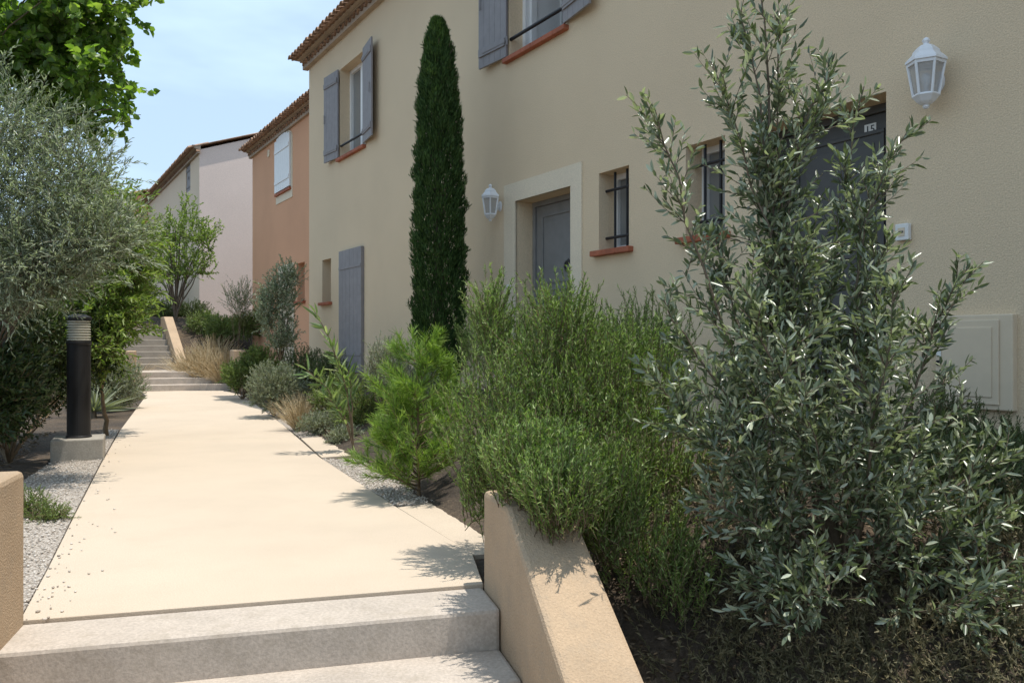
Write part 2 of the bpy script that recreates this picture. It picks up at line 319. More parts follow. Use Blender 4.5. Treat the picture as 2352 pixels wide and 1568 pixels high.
def roof(house,a0,a1,dep,z1,rise,over=.38,pitch=.2,rows=2):
    sl=rise/(dep/2); zr=z1+rise
    q=NP(); aa=np.arange(a0,a1+.001,pitch/6)
    for sgn in (0,1):
        bb=np.array([-over+.05,dep/2]) if sgn==0 else np.array([dep/2,dep+over])
        zz=z1+.20+(np.minimum(bb,dep-bb))*sl
        V=np.stack([np.repeat(aa[:,None],2,1),np.repeat(bb[None],len(aa),0),zz[None]+.05*np.abs(np.sin(np.pi*aa/pitch))[:,None]],-1)
        i=np.arange(len(aa)*2).reshape(-1,2); q.add(V,np.stack([i[:-1,0],i[1:,0],i[1:,1],i[:-1,1]],-1))
    ro=q.build('roof',M['tile'],house)
    m=ro.modifiers.new('thick','SOLIDIFY'); m.thickness=.03; m.offset=-1
    bm=B(); a=a0+pitch/2
    while a<a1:
        j=random.uniform(-.012,.012)
        arch_shell(bm,a+j*.4,-over-.03+j,.3,z1+.185-over*sl+.02,.088+j*.2,.02,dz=(.33+over)*sl); a+=pitch
    obj('eave_tiles',bm,M['tile'],ro)
    bm=B(); mo=B()
    for r in range(rows):
        b0=-(over-.1)*(r+1)/rows
        zb=z1-.02+.105*r
        bx(mo,a0+.02,a1-.02,b0+.045,.02+.003*r,zb+.002+(0 if r else -.06),zb+.1)
        bx(mo,a0+.01,a1-.01,b0-.012,.024+.003*r,zb+.088,zb+.104)
        a=a0+.02+pitch*(.5 if r%2 else .9)
        while a<a1-.05:
            j=random.uniform(-.01,.01); arch_shell(bm,a,b0+j,.0,zb+.002,.094,.02); a+=pitch
    obj('genoise',bm,M['tile'],ro); obj('mortar_course',mo,M['mortar'],ro)
    bm=B(); a=a0
    while a<a1: rod(bm,(a,dep/2,zr+.2),(min(a+.38,a1),dep/2,zr+.215),.11,10); a+=.4
    obj('ridge_tiles',bm,M['tile'],ro)
    return ro
def shutter(win,a,z0,h,w,side,ang,mat,b=-.02):
    bm=B(); n=5
    for k in range(n): bx(bm,w*k/n+.0025,w*(k+1)/n-.0025,-.028,0,0,h)
    bx(bm,.002,w-.002,-.024,-.004,.004,h-.004)
    for zb in (.14,h-.24): bx(bm,.02,w-.02,-.046,-.0285,zb,zb+.1)
    for zb in (.19,h-.19): rod(bm,(-.012,-.02,zb-.05),(-.012,-.02,zb+.05),.012); bx(bm,0,w*.82,-.052,-.0465,zb-.02,zb+.02)
    rod(bm,(w*.9,-.05,h*.45),(w*.9,-.05,h*.55),.01)
    if side<0:
        for v in bm.verts: v.co.x=-v.co.x
    o=obj('shutter',bm,mat,win); o.location=(a,b,z0); o.rotation_euler=(0,0,-side*ang); return o
def sill(win,a0,a1,z,out=.07,dep=.2):
    bm=B(); n=max(3,int((a1-a0)/.2)); w=(a1-a0)/n
    for k in range(n): bx(bm,a0+w*k+.003,a0+w*(k+1)-.003,-out,dep,z-.055,z+.003)
    bx(bm,a0+.004,a1-.004,-out+.005,dep-.002,z-.05,z-.004)
    obj('sill',bm,M['sill'],win,bevel=.008)
def upper_window(house,a0,a1,z0,z1,open_casement=False):
    dp=.24; bm=B()
    for x0,x1,y0,y1 in ((a0,a0+.07,z0,z1),(a1-.07,a1,z0,z1),(a0+.07,a1-.07,z1-.07,z1),(a0+.07,a1-.07,z0,z0+.07)): bx(bm,x0,x1,dp-.05,dp+.02,y0,y1)
    if not open_casement: bx(bm,(a0+a1)/2-.06,(a0+a1)/2+.06,dp-.055,dp+.02,z0+.07,z1-.07)
    win=obj('window',bm,M['white'],house)
    if open_casement:
        for a in (a0+.08,a1-.08):
            bm=B(); bx(bm,a-.025,a+.025,dp+.02,dp+.55,z0+.07,z0+.17); bx(bm,a-.025,a+.025,dp+.02,dp+.55,z1-.17,z1-.07)
            bx(bm,a-.025,a+.025,dp+.02,dp+.1,z0+.17,z1-.17); bx(bm,a-.025,a+.025,dp+.47,dp+.55,z0+.17,z1-.17)
            bx(bm,a-.004,a+.004,dp+.1,dp+.47,z0+.17,z1-.17); obj('casement',bm,M['white'],win)
    else:
        bm=B(); bx(bm,a0+.07,a1-.07,dp,dp+.008,z0+.07,z1-.07); obj('pane',bm,M['cglass'],win)
    sill(win,a0-.08,a1+.06,z0)
    bm=B(); rod(bm,(a0,.02,z0+.24),(a1,.02,z0+.24),.022,10)
    obj('railing',bm,M['black'],win)
    shutter(win,a0-.01,z0+.02,z1-z0-.02,(a1-a0)/2,-1,R_(5),M['shutter'])
    shutter(win,a1+.01,z0+.02,z1-z0-.02,(a1-a0)/2,1,R_(8),M['shutter'])
    return win
def low_window(house,a0,a1,z0,z1,bars=True,glass='cglass'):
    dp=.24; bm=B()
    for x0,x1,y0,y1 in ((a0,a0+.06,z0,z1),(a1-.06,a1,z0,z1),(a0+.06,a1-.06,z1-.06,z1),(a0+.06,a1-.06,z0,z0+.06)): bx(bm,x0,x1,dp-.04,dp+.02,y0,y1)
    win=obj('window',bm,M['white'],house)
    bm=B(); bx(bm,a0+.06,a1-.06,dp,dp+.008,z0+.06,z1-.06); obj('pane',bm,M[glass],win)
    sill(win,a0-.08,a1+.07,z0)
    if bars:
        bm=B(); w=a1-a0
        for k in (.3,.7): rod(bm,(a0+w*k,.1,z0),(a0+w*k,.1,z1),.014)
        for zz in (z0+.14,z1-.18): rod(bm,(a0,.1,zz),(a1,.1,zz),.016)
        obj('window_bars',bm,M['black'],win)
    return win
def door(house,a0,a1,z0,z1,dp,number=None,kx=.66,mat='door'):
    bm=B()
    for x0,x1,y0,y1 in ((a0,a0+.06,z0,z1),(a1-.06,a1,z0,z1),(a0+.06,a1-.06,z1-.06,z1)): bx(bm,x0,x1,dp-.06,dp+.02,y0,y1)
    x0,x1=a0+.065,a1-.065
    bx(bm,x0,x1,dp-.035,dp+.01,z0,z1-.064); w=x1-x0
    for (u0,u1,v0,v1) in ((.12,.88,.1,.42),(.12,.88,.5,.92)):
        pa,pb,pc,pd=x0+w*u0,x0+w*u1,z0+(z1-z0)*v0,z0+(z1-z0)*v1; e=.03
        for q in ((pa,pb,pc,pc+e),(pa,pb,pd-e,pd),(pa,pa+e,pc+e,pd-e),(pb-e,pb,pc+e,pd-e)): bx(bm,q[0],q[1],dp-.05,dp-.0352,q[2],q[3])
        bx(bm,pa+.09,pb-.09,dp-.045,dp-.0354,pc+.09,pd-.09)
    d=obj('door',bm,M[mat],house,bevel=.004)
    ka,kz=x0+w*kx,z0+(z1-z0)*.62
    bm=B(); lathe(bm,[(.02,-.01),(.035,0),(.02,.014)],14)
    bmesh.ops.rotate(bm,verts=bm.verts,matrix=Matrix.Rotation(R_(90),3,'X')); bmesh.ops.translate(bm,verts=bm.verts,vec=(ka,dp-.05,kz+.05))
    n=18; r=.06; c=[(ka+r*math.sin(6.2832*k/n),dp-.06,kz+r*math.cos(6.2832*k/n)) for k in range(n)]
    for k in range(n): rod(bm,c[k],c[(k+1)%n],.011,6)
    obj('knocker',bm,M['iron'],d,smooth=True)
    bm=B(); pa=x0+w*.72; pz=z1-.21; bx(bm,pa,pa+.1,dp-.042,dp-.0352,pz,pz+.085); obj('number_plate',bm,M['plate'],d)
    if number:
        cu=bpy.data.curves.new('number','FONT'); cu.body=number; cu.size=.085; cu.align_x='CENTER'; cu.extrude=.001
        tmp=bpy.data.objects.new('number',cu); C.objects.link(tmp); me=bpy.data.meshes.new_from_object(tmp.evaluated_get(bpy.context.evaluated_depsgraph_get())); bpy.data.objects.remove(tmp)
        o=bpy.data.objects.new('number',me); me.materials.clear(); me.materials.append(M['black']); put(o,d); o.rotation_euler=(R_(90),0,0); o.location=(pa+.05,dp-.0445,pz+.013)
    return d

# --- house 1 (beige)
D1=5.3
h1=thing('house','long beige stucco house with grey shutters, red tile sills and a tiled eave','house',(NX*D1,NY*D1,0),HR)
aL=W(710,0,D1)[0]; ZT=6.86; DP=8.
U1=(-15.13,-13.84,4.6,6.28,.24); U2=(-8.88,-7.65,4.67,6.35,.24); DR1=(-8.73,-7.54,.66,2.87,.3); DR2=(-4.87,-3.675,.66,2.92,.3)
LW1=(-7.04,-6.54,2.1,2.92,.24); LW2=(-5.72,-5.23,2.1,2.94,.24); SW=(-16.19,-15.66,1.92,2.77,.24)
bm=B(); facade(bm,aL,5,-.6,ZT+.12,[U1,U2,DR1,DR2,LW1,LW2,SW]); ends(bm,aL,5,DP,-.6,ZT+.12,1.3)
obj('wall',bm,M['stucco'],h1)
roof(h1,aL-.16,5.2,DP,ZT+.05,1.25)
upper_window(h1,*U1[:4]); upper_window(h1,*U2[:4],open_casement=True)
low_window(h1,*LW1[:4]); low_window(h1,*LW2[:4]); low_window(h1,*SW[:4],bars=False,glass='glass')
d=door(h1,*DR1[:4],.3); d['label']='grey panelled door set in a pale surround'
d=door(h1,*DR2[:4],.3,number='15',mat='darkdoor'); d['label']='dark grey door behind the olive with number plate 15'
bm=B(); s0,s1,sz=-8.99,-7.33,3.1
for q in ((s0,DR1[0],.5,sz),(DR1[1],s1,.5,sz),(DR1[0],DR1[1],DR1[3],sz)): bx(bm,q[0],q[1],-.018,.02,q[2],q[3])
obj('door_surround',bm,M['surround'],h1)
bm=B(); a0,a1,z0,z1=-15.04,-13.87,.6,2.83
for k in range(6): w=(a1-a0)/6; bx(bm,a0+w*k+.003,a0+w*(k+1)-.003,-.06,-.02,z0,z1)
bx(bm,a0+.005,a1-.005,-.055,.01,z0+.005,z1-.005)
for zz in (z0+.3,z1-.35): bx(bm,a0+.02,a1-.02,-.072,-.0605,zz,zz+.05)
sd=obj('shutter_door',bm,M['shutter'],h1); sd['label']='tall closed grey board door at the far end of the facade'

# --- house 2 (orange)
D2=5.8
h2=thing('house','orange stucco house with a white arched shutter between the beige house and the pink house','house',(NX*D2,NY*D2,0),HR)
b0=W(580,350,D2); aR=aL-.02; Z2=6.38
wa0=W(636,487,D2)[0]; wa1=W(669,345,D2)[0]; wz0=4.9; wz1=6.12
sa0,_=W(683,600,D2); sa1,_=W(700,600,D2)
ops=[(sa0,sa1,2.1,3.0,.2),(wa0,wa1,wz0,wz1,.2)]
bm=B(); facade(bm,b0[0],aR,.2,Z2+.12,ops); ends(bm,b0[0],aR,DP,.2,Z2+.12,1.3); obj('wall',bm,M['orange'],h2)
roof(h2,b0[0]-.2,aR,DP,Z2+.03,1.25,over=.32)
bm=B(); e=.13
bx(bm,wa0-e*.3,wa0,-.015,.02,wz0-.25,wz1); bx(bm,wa1,wa1+e,-.015,.02,wz0-.25,wz1); bx(bm,wa0,wa1,-.015,.02,wz0-.25,wz0)
cx=(wa0+wa1)/2; rr=(wa1-wa0)/2; n=12
for k in range(n):
    p=[(cx-math.cos(w)*(rr+e*(.3 if math.cos(w)>0 else 1)),wz1+math.sin(w)*(.16+e*.7)) for w in (math.pi*k/n,math.pi*(k+1)/n)]
    v=[(p[0][0],wz1),(p[1][0],wz1),(p[1][0],p[1][1]),(p[0][0],p[0][1])]
    lo=[bm.verts.new((x,-.0155,z)) for x,z in v]; hi=[bm.verts.new((x,.02,z)) for x,z in v]
    bm.faces.new(lo)
    for i in range(4): bm.faces.new((lo[i],lo[(i+1)%4],hi[(i+1)%4],hi[i]))
obj('window_surround',bm,M['surround'],h2)
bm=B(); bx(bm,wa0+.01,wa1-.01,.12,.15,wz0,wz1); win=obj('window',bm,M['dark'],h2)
sill(win,wa0-.02,wa1+.06,wz0)
bm=B(); nn=7; sw=wa1-wa0+.06
for k in range(nn):
    x0,x1=sw*k/nn+.002,sw*(k+1)/nn-.002; zt=wz1-wz0+.16*math.sqrt(max(0,1-(((x0+x1)/2-sw/2)/(sw/2))**2)); bx(bm,x0,x1,-.04,0,0,zt)
bx(bm,.004,sw-.004,-.034,-.004,.01,wz1-wz0)
for zb in (.2,.98): bx(bm,.03,sw-.03,-.055,-.0405,zb,zb+.09)
o=obj('shutter',bm,M['white'],win); o.location=(wa0-.02,-.022,wz0+.03)
low_window(h2,sa0,sa1,2.1,3.0,bars=False,glass='glass')
bm=B(); da0,da1=W(640,600,D2)[0],W(676,600,D2)[0]; bx(bm,da0,da1,-.016,.02,.6,3.05); obj('door_surround',bm,M['surround'],h2)
bm=B(); bx(bm,da0+.16,da1-.16,-.03,-.0165,.6,2.8); obj('door',bm,M['cream'],h2)
bm=B(); va,vz=W(618,353,D2); lathe(bm,[(.1,-.01),(.1,.02),(.06,.02),(.055,.005)],18); bmesh.ops.rotate(bm,verts=bm.verts,matrix=Matrix.Rotation(R_(90),3,'X')); bmesh.ops.translate(bm,verts=bm.verts,vec=(va,-.005,vz)); obj('vent',bm,M['surround'],h2)

# --- house 3 (pink gable) and house 4
D3_=5.5; c0=W(458,345,D3_); a3=W(328,450,D3_)[0]; Z3=c0[1]-.1
h3=thing('house','pale pink house with a bright blank gable end above the far terrace','house',(NX*D3_,NY*D3_,0),HR)
w3a,w3z=W(427,445,D3_); w3b=w3a+.9
bm=B(); facade(bm,a3,c0[0],.5,Z3+.12,[(w3a,w3b,w3z,w3z+1.0,.12)]); quad(bm,(a3,DP,.5),(c0[0],DP,.5),(c0[0],DP,Z3+.12),(a3,DP,Z3+.12)); obj('wall',bm,M['cream'],h3)
bm=B(); bm.faces.new([bm.verts.new(p) for p in ((c0[0],0,.5),(c0[0],DP,.5),(c0[0],DP,Z3+.12),(c0[0],DP/2,Z3+1.5),(c0[0],0,Z3+.12))]); obj('gable_wall',bm,M['pink'],h3)
roof(h3,a3-.2,c0[0]+.12,DP,Z3+.05,1.35,over=.34)
bm=B(); bx(bm,w3a,w3b,.09,.12,w3z,w3z+1.0); win=obj('window',bm,M['white'],h3)
for sg,a in ((1,w3a+.01),(-1,w3b-.01)): shutter(win,a,w3z+.01,.98,.438,sg,0,M['shutter'],b=.06)
D4=4.9; c4_=W(308,452,D4); h4=thing('house','far orange house with only its tiled roof corner showing past the pink house','house',(NX*D4,NY*D4,0),HR)
bm=B(); facade(bm,c4_[0]-9,c4_[0],.5,c4_[1],[]); ends(bm,c4_[0]-9,c4_[0],DP,.5,c4_[1],1.3); obj('wall',bm,M['orange'],h4); roof(h4,c4_[0]-9.2,c4_[0]+.15,DP,c4_[1]-.05,1.35)

# ------------------------------------------------------------------ wall fittings
def at1(a,b,z): return (NX*(D1+b)+NY*a, NY*(D1+b)-NX*a, z)
def lantern(a,z,label):
    t=thing('wall_lantern',label,'lantern',at1(a,0,z),HR,'white wall lanterns on the beige house'); c=(0,-.15); n=6; ro=R_(30)
    bm=B(); lathe(bm,[(.116,.30),(.128,.305),(.124,.322),(.085,.362),(.08,.38),(.05,.41),(.022,.418),(.016,.43),(.026,.445),(.018,.462),(.004,.47)],n,c,ro); obj('cap',bm,M['lampwhite'],t)
    bm=B()
    for k in range(n):
        w=ro+2*math.pi*k/n; rod(bm,(c[0]+.076*math.cos(w),c[1]+.076*math.sin(w),.085),(c[0]+.112*math.cos(w),c[1]+.112*math.sin(w),.302),.009,6)
    lathe(bm,[(.082,.094),(.086,.082),(.075,.07),(.055,.045),(.036,.03),(.018,.022),(.022,.012),(.012,0)],n,c,ro); lathe(bm,[(.116,.283),(.118,.3)],n,c,ro); obj('frame',bm,M['lampwhite'],t)
    bm=B(); lathe(bm,[(.07,.095),(.106,.284)],n,c,ro,caps=False); obj('glass',bm,M['lglass'],t)
    bm=B(); lathe(bm,[(.014,.093),(.014,.15),(.028,.17),(.03,.2),(.02,.225),(.006,.235)],12,c); obj('bulb',bm,M['white'],t,smooth=True)
    bm=B(); lathe(bm,[(.04,-.02),(.036,0),(.02,.006)],12); bmesh.ops.scale(bm,verts=bm.verts,vec=(1,1.7,1)); bmesh.ops.rotate(bm,verts=bm.verts,matrix=Matrix.Rotation(R_(90),3,'X')); bmesh.ops.translate(bm,verts=bm.verts,vec=(0,-.022,.2))
    pts=[(0,-.02,.2),(0,-.05,.17),(0,-.075,.12),(0,-.12,.07)]
    for p,q in zip(pts,pts[1:]): rod(bm,p,q,.012,8)
    obj('bracket',bm,M['lampwhite'],t)
lantern(-9.1,2.66,'white wall lantern left of the grey door with the pale surround')
lantern(-3.28,2.68,'large looking white wall lantern at upper right beside the door numbered 15')
def bell(a,z,w,h,label):
    t=thing('doorbell',label,'doorbell',at1(a,-.02,z),HR); bm=B(); bx(bm,-w/2,w/2,-.022,.018,-h/2,h/2); obj('plate',bm,M['plate'],t,bevel=.006)
    bm=B(); bx(bm,-w*.24,w*.24,-.027,-.0225,-h*.25,h*.25); obj('button',bm,M['box'],t); bm=B(); bx(bm,-w*.17,w*.17,-.03,-.0275,-h*.06,h*.06); obj('name_slot',bm,M['iron'],t)
bell(-8.86,1.8,.075,.11,'small white doorbell on the pale surround of the middle door')
bell(-3.53,1.905,.1,.115,'square white doorbell plate right of the olive and below the big lantern')
t=thing('meter_box','beige electricity meter box low on the wall at the right edge','meter box',at1(-3.03,0,.72),HR)
bm=B(); bx(bm,-.25,.25,-.05,.01,0,.6); obj('casing',bm,M['box'],t,bevel=.008)
bm=B(); bx(bm,-.235,.17,-.062,-.0505,.035,.565); bx(bm,-.195,.13,-.069,-.0622,.08,.52); obj('cover',bm,M['box'],t,bevel=.005)
bm=B(); rod(bm,(-.215,-.063,.29),(-.215,-.075,.29),.018,10); obj('lock',bm,M['black'],t)
bm=B(); bx(bm,-.232,-.2,-.0655,-.0625,.33,.37); obj('notice_label',bm,M['plate'],t)

# bollard light
bp=G(150,1058); t=thing('bollard_light','black cylindrical bollard light on a concrete block left of the path','bollard light',(bp.x,bp.y+.25,0),R_(24))
bm=B(); bx(bm,-.23,.23,-.23,.23,-.08,.2); obj('base',bm,M['block'],t,bevel=.012)
bm=B(); lathe(bm,[(.118,.2),(.118,.215),(.108,.22),(.108,1.12),(.114,1.125),(.114,1.15),(.1,1.155)],32); obj('post',bm,M['bollard'],t,bevel=.002)
pr=[]
for k in range(8): z=1.155+k*.026; pr+=[(.088,z),(.108,z+.008),(.108,z+.016),(.088,z+.024)]
bm=B(); lathe(bm,pr,28); obj('lamp_head',bm,M['ribglass'],t)
bm=B(); lathe(bm,[(.118,1.364),(.118,1.39),(.06,1.42),(.01,1.425)],28); obj('cap',bm,M['bollard'],t)

# ------------------------------------------------------------------ plants
def shoots(P,D,L,K,bend=(0,0,0),noise=.1):
    P=np.asarray(P,float);d=nz(np.asarray(D,float));N=len(P);L=np.broadcast_to(L,(N,)); pts=np.zeros((N,K+1,3));pts[:,0]=P
    for k in range(K):
        pts[:,k+1]=pts[:,k]+d*(L/K)[:,None]; d=nz(d+np.asarray(bend)+noise*rng.normal(size=(N,3)))
    return pts
def sample(pts,t):
    K=pts.shape[1]-1;f=t*K;i=np.clip(f.astype(int),0,K-1);fr=(f-i)[...,None];ix=np.arange(len(pts))[:,None]
    a=pts[ix,i];b=pts[ix,i+1];return a*(1-fr)+b*fr,nz(b-a)
def rperp(T): return nz(np.cross(T,rng.normal(size=T.shape)))
def along(pts,m,t0,t1,ang,jit=.25):
    N=len(pts);t=np.clip(np.linspace(t0,t1,m)[None]+rng.uniform(-.5,.5,(N,m))*(t1-t0)/m,0,1)
    P,T=sample(pts,t);R=rperp(T);a=(ang+jit*rng.normal(size=(N,m)))[...,None]
    return P.reshape(-1,3),nz(T*np.cos(a)+R*np.sin(a)).reshape(-1,3)
def tubes(q,pts,r0,r1,sides=4):
    N,K,_=pts.shape;T=nz(np.gradient(pts,axis=1));s=nz(np.cross(T,np.array([.83,.51,.17])));u=np.cross(s,T)
    r=np.broadcast_to(np.asarray(r0,float).reshape(-1,1),(N,1))*(1-np.linspace(0,1,K))[None]+np.asarray(r1,float).reshape(-1,1)*np.linspace(0,1,K)[None]
    th=np.arange(sides)*2*math.pi/sides
    V=pts[:,:,None]+r[:,:,None,None]*(s[:,:,None]*np.cos(th)[None,None,:,None]+u[:,:,None]*np.sin(th)[None,None,:,None])
    i=np.arange(N*K*sides).reshape(N,K,sides);j=np.roll(i,-1,2)
    q.add(V,np.stack([i[:,:-1],j[:,:-1],j[:,1:],i[:,1:]],-1))
def leaves(q,P,D,L,w,prof=((.3,.9),(.7,.75)),fold=.25,up=.6,curl=.12):
    N=len(P);L=np.broadcast_to(L,(N,))[:,None];w=np.broadcast_to(w,(N,))[:,None]
    nv=nz(np.array([0,0,up])+rng.normal(size=(N,3))*.7);s=nz(np.cross(D,nv));n=np.cross(s,D)
    (x1,w1),(x2,w2)=prof
    V=np.stack([P,P+D*L*x1+s*w*w1/2+n*w*fold*w1,P+D*L*x2+s*w*w2/2+n*(w*fold*w2-L*curl*.4),P+D*L-n*L*curl,P+D*L*x2-s*w*w2/2+n*(w*fold*w2-L*curl*.4),P+D*L*x1-s*w*w1/2+n*w*fold*w1],1)
    q.add(V,np.array([[0,1,2,3],[0,3,4,5]])[None]+(np.arange(N)*6)[:,None,None])
def needles(q,P,D,L,w):
    N=len(P);L=np.broadcast_to(L,(N,))[:,None];s=rperp(D)*np.broadcast_to(w,(N,))[:,None]/2
    V=np.stack([P-s,P+s,P+D*L+s*.35,P+D*L-s*.35],1);q.add(V,np.arange(N*4).reshape(N,4))
def rnd(n,a,b): return rng.uniform(a,b,n)
def blob_pts(blobs,n,pw=.42):
    w=np.array([b[2] if len(b)>2 else b[1][0]*b[1][1]+b[1][0]*b[1][2] for b in blobs],float);k=rng.choice(len(blobs),n,p=w/w.sum())
    c=np.array([tuple(b[0]) for b in blobs])[k];r=np.array([b[1] for b in blobs],float)[k];u=nz(rng.normal(size=(n,3)))
    return c+u*r*(rng.random(n)**pw)[:,None],nz(u/r)
def limb(base,tips,K=7,lift=.35,noise=.02):
    base=np.asarray(base,float);tips=np.asarray(tips,float);n=len(tips);t=np.linspace(0,1,K)[None,:,None]
    mid=base+(tips-base)*np.array([lift,lift,.62]);p=(1-t)**2*base+2*t*(1-t)*mid[:,None]+t*t*tips[:,None]
    return p+rng.normal(size=p.shape)*noise*np.minimum(t*3,1)
def plant(name,label,cat,base,blobs,n,sl,m,leaf,mat,ang=.7,out=.8,upw=.5,rn=.35,nst=14,r0=.012,kind='leaf',bend=(0,0,.06),prof=((.3,.9),(.7,.75)),tr=.0025,part=('stem','foliage'),stem_mat='twig',group=None,pw=.42,leafup=.6,st_lift=.35,trunk=None,sn=.12):
    t=thing(name,label,cat,tuple(base),0,group)
    P,O=blob_pts(blobs,n,pw); D=nz(O*out+np.array([0,0,upw])+rn*rng.normal(size=(n,3))); L=rnd(n,*sl)
    zg=gz(P[:,0],P[:,1])+.03; P[:,2]=np.maximum(P[:,2],zg)
    pts=shoots(P-D*L[:,None]*.4,D,L,4,bend,sn)
    q=NP();LP,LD=along(pts,m,.08,1.,ang)
    if kind=='leaf': leaves(q,LP,LD,rnd(len(LP),leaf[0]*.65,leaf[0]*1.15),leaf[1],prof,up=leafup)
    else: needles(q,LP,LD,rnd(len(LP),leaf[0]*.65,leaf[0]*1.15),leaf[1])
    q.build(part[1],mat,t,base)
    q=NP(); tubes(q,pts,tr,tr*.5,3)
    top=trunk if trunk is not None else base
    idx=rng.choice(n,min(nst,n),replace=False); tubes(q,limb(top,pts[idx,0],lift=st_lift),r0,r0*.3,5)
    if trunk is not None: tubes(q,limb(base,[trunk],K=8,noise=.012),r0*2.2,r0*1.3,8)
    q.build(part[0],M[stem_mat],t,base)
    return t
def bl(px,py,Y,rx,ry,rz,w=None):
    c=A(px,py,Y); return (c,(rx,ry,rz)) if w is None else (c,(rx,ry,rz),w)

# big rosemary over the low wall
base=Vector((.52,4.75,float(gz(.52,4.75))))
plant('rosemary_bush','large bright green rosemary bush spilling over the low ochre wall','shrub',base,
  [bl(1290,850,4.5,.45,.42,.30),bl(1170,960,4.35,.38,.34,.38),bl(1430,870,4.7,.42,.42,.34),bl(1330,1050,4.2,.4,.38,.36),((.10,3.66,.58),(.22,.25,.14),.5),((.2,3.38,.50),(.16,.15,.10),.24),bl(1120,1090,4.25,.19,.2,.25,.2),((.44,3.75,.40),(.18,.25,.22),.24),bl(1130,740,4.5,.10,.12,.20,.10),bl(1280,730,4.4,.2,.2,.15,.10),bl(1500,1040,4.4,.34,.35,.42),bl(1480,1260,3.8,.26,.28,.22),bl(1560,1330,3.6,.17,.2,.17)],
  3800,(.13,.30),34,(.023,.0062),M['Lrose'],ang=.66,out=.42,upw=1.0,rn=.2,nst=45,r0=.014,kind='needle',bend=(0,0,.06),tr=.0026,sn=.06)
base=onG(2240,4.75)
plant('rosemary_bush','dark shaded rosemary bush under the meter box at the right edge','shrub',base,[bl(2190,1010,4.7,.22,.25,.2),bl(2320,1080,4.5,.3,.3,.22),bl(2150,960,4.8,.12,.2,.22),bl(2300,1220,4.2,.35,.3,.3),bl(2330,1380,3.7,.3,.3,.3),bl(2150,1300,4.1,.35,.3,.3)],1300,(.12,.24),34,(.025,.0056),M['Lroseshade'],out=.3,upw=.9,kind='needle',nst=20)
base=onG(1120,8.9)
plant('rosemary_bush','upright grey green shrub behind the big rosemary, by the cypress','shrub',base,[bl(1105,790,9.0,.3,.3,.35),bl(1250,790,8.0,.7,.3,.3),bl(1480,800,6.6,.45,.3,.35)],700,(.2,.36),36,(.03,.007),M['Lrose'],out=.3,upw=1.,kind='needle')
base=onG(880,9.6)
plant('lavender_bush','grey green lavender clump against the wall left of the cypress','shrub',base,[bl(885,850,9.6,.24,.25,.35),bl(950,890,9.4,.3,.25,.35)],450,(.2,.36),36,(.03,.007),M['Llav'],out=.3,upw=1.,kind='needle')

# pine sapling
base=G(962,1138); t=thing('pine_sapling','bright green young pine with long needles beside the side slab','young pine',tuple(base))
q=NP();qs=NP()
lead=shoots([base],[(-.02,.0,1)],1.12,10,(0,0,.02),.03); tubes(qs,lead,.014,.004,6)
n=84; tt=(rng.random(n)**1.25*.9+.03)[None]; P,_=sample(lead,tt); P=P[0]; az_=rnd(n,0,6.283); L=(.13+.45*(1-tt[0])**.8)*rnd(n,.75,1.1)
br=shoots(P,np.stack([np.cos(az_),np.sin(az_),rnd(n,.2,.7)],-1),L,6,(0,0,.09),.05); br[...,2]=np.maximum(br[...,2],.03); tubes(qs,br,.006,.002,4)
n2=220; k=rng.integers(0,n,n2); t2=rnd((n2,1),.2,.9); P2,T2=sample(br[k],t2); D2_=nz(T2[:,0]+.8*rperp(T2[:,0])+np.array([0,0,.3]))
b2=shoots(P2[:,0],D2_,rnd(n2,.1,.24),4,(0,0,.12),.05); b2[...,2]=np.maximum(b2[...,2],.03); tubes(qs,b2,.003,.0015,3)
for pp,m in ((br,60),(b2,62),(lead,240)):
    LP,LD=along(pp,m,.12 if m!=240 else .2,1.,.6); needles(q,LP,LD,rnd(len(LP),.045,.09),.0048)
q.build('needles',M['Lpine'],t,base); qs.build('trunk',M['twig'],t,base)

# oleander seedling
base=G(812,1035); t=thing('oleander','thin upright oleander with long narrow leaves leaning over the path','oleander',tuple(base)); q=NP();qs=NP()
tips=[A(722,712,8.5),A(765,800,8.6),A(705,850,8.4),A(800,850,8.7),A(745,905,8.5)]
st_=limb(base,[tuple(p) for p in tips],K=9,lift=.15,noise=.006); tubes(qs,st_,.009,.004,5)
LP,LD=along(st_,26,.4,1.,.85); leaves(q,LP,nz(LD+np.array([0,0,.2])),rnd(len(LP),.13,.23),.03,((.3,.9),(.65,.85)),up=.6,curl=.1)
q.build('foliage',M['Lole'],t,base); qs.build('stem',M['twig'],t,base)

# shrubs along the right side
base=G(628,955); plant('santolina_bush','rounded silver grey bush at the right edge of the path','shrub',base,[bl(628,890,12.6,.4,.4,.36),bl(665,900,12.9,.3,.3,.3)],1100,(.1,.2),28,(.03,.010),M['Llav'],out=.9,upw=.5,kind='needle')
base=G(765,985); plant('shrub','dull green bush behind the oleander stems','shrub',base,[bl(770,920,10.8,.34,.3,.33),bl(825,940,10,.28,.25,.33)],480,(.12,.26),18,(.035,.013),M['Lgreen'],out=.6,upw=.6)
base=G(735,992); plant('creeping_shrub','low grey green creeping shrub at the path edge left of the oleander stem','shrub',base,[bl(735,975,10.3,.26,.2,.13),bl(790,1010,9.4,.2,.15,.12)],420,(.08,.18),20,(.03,.008),M['Llav'],out=.9,upw=.4,kind='needle')
base=onG(556,16.5); plant('juniper_bush','low dark green bush beside the far end of the path','shrub',base,[bl(550,862,16.5,.33,.4,.28),bl(600,835,16.5,.4,.4,.3)],700,(.12,.24),26,(.04,.014),M['Lgreen'],out=.8,upw=.5,kind='needle')
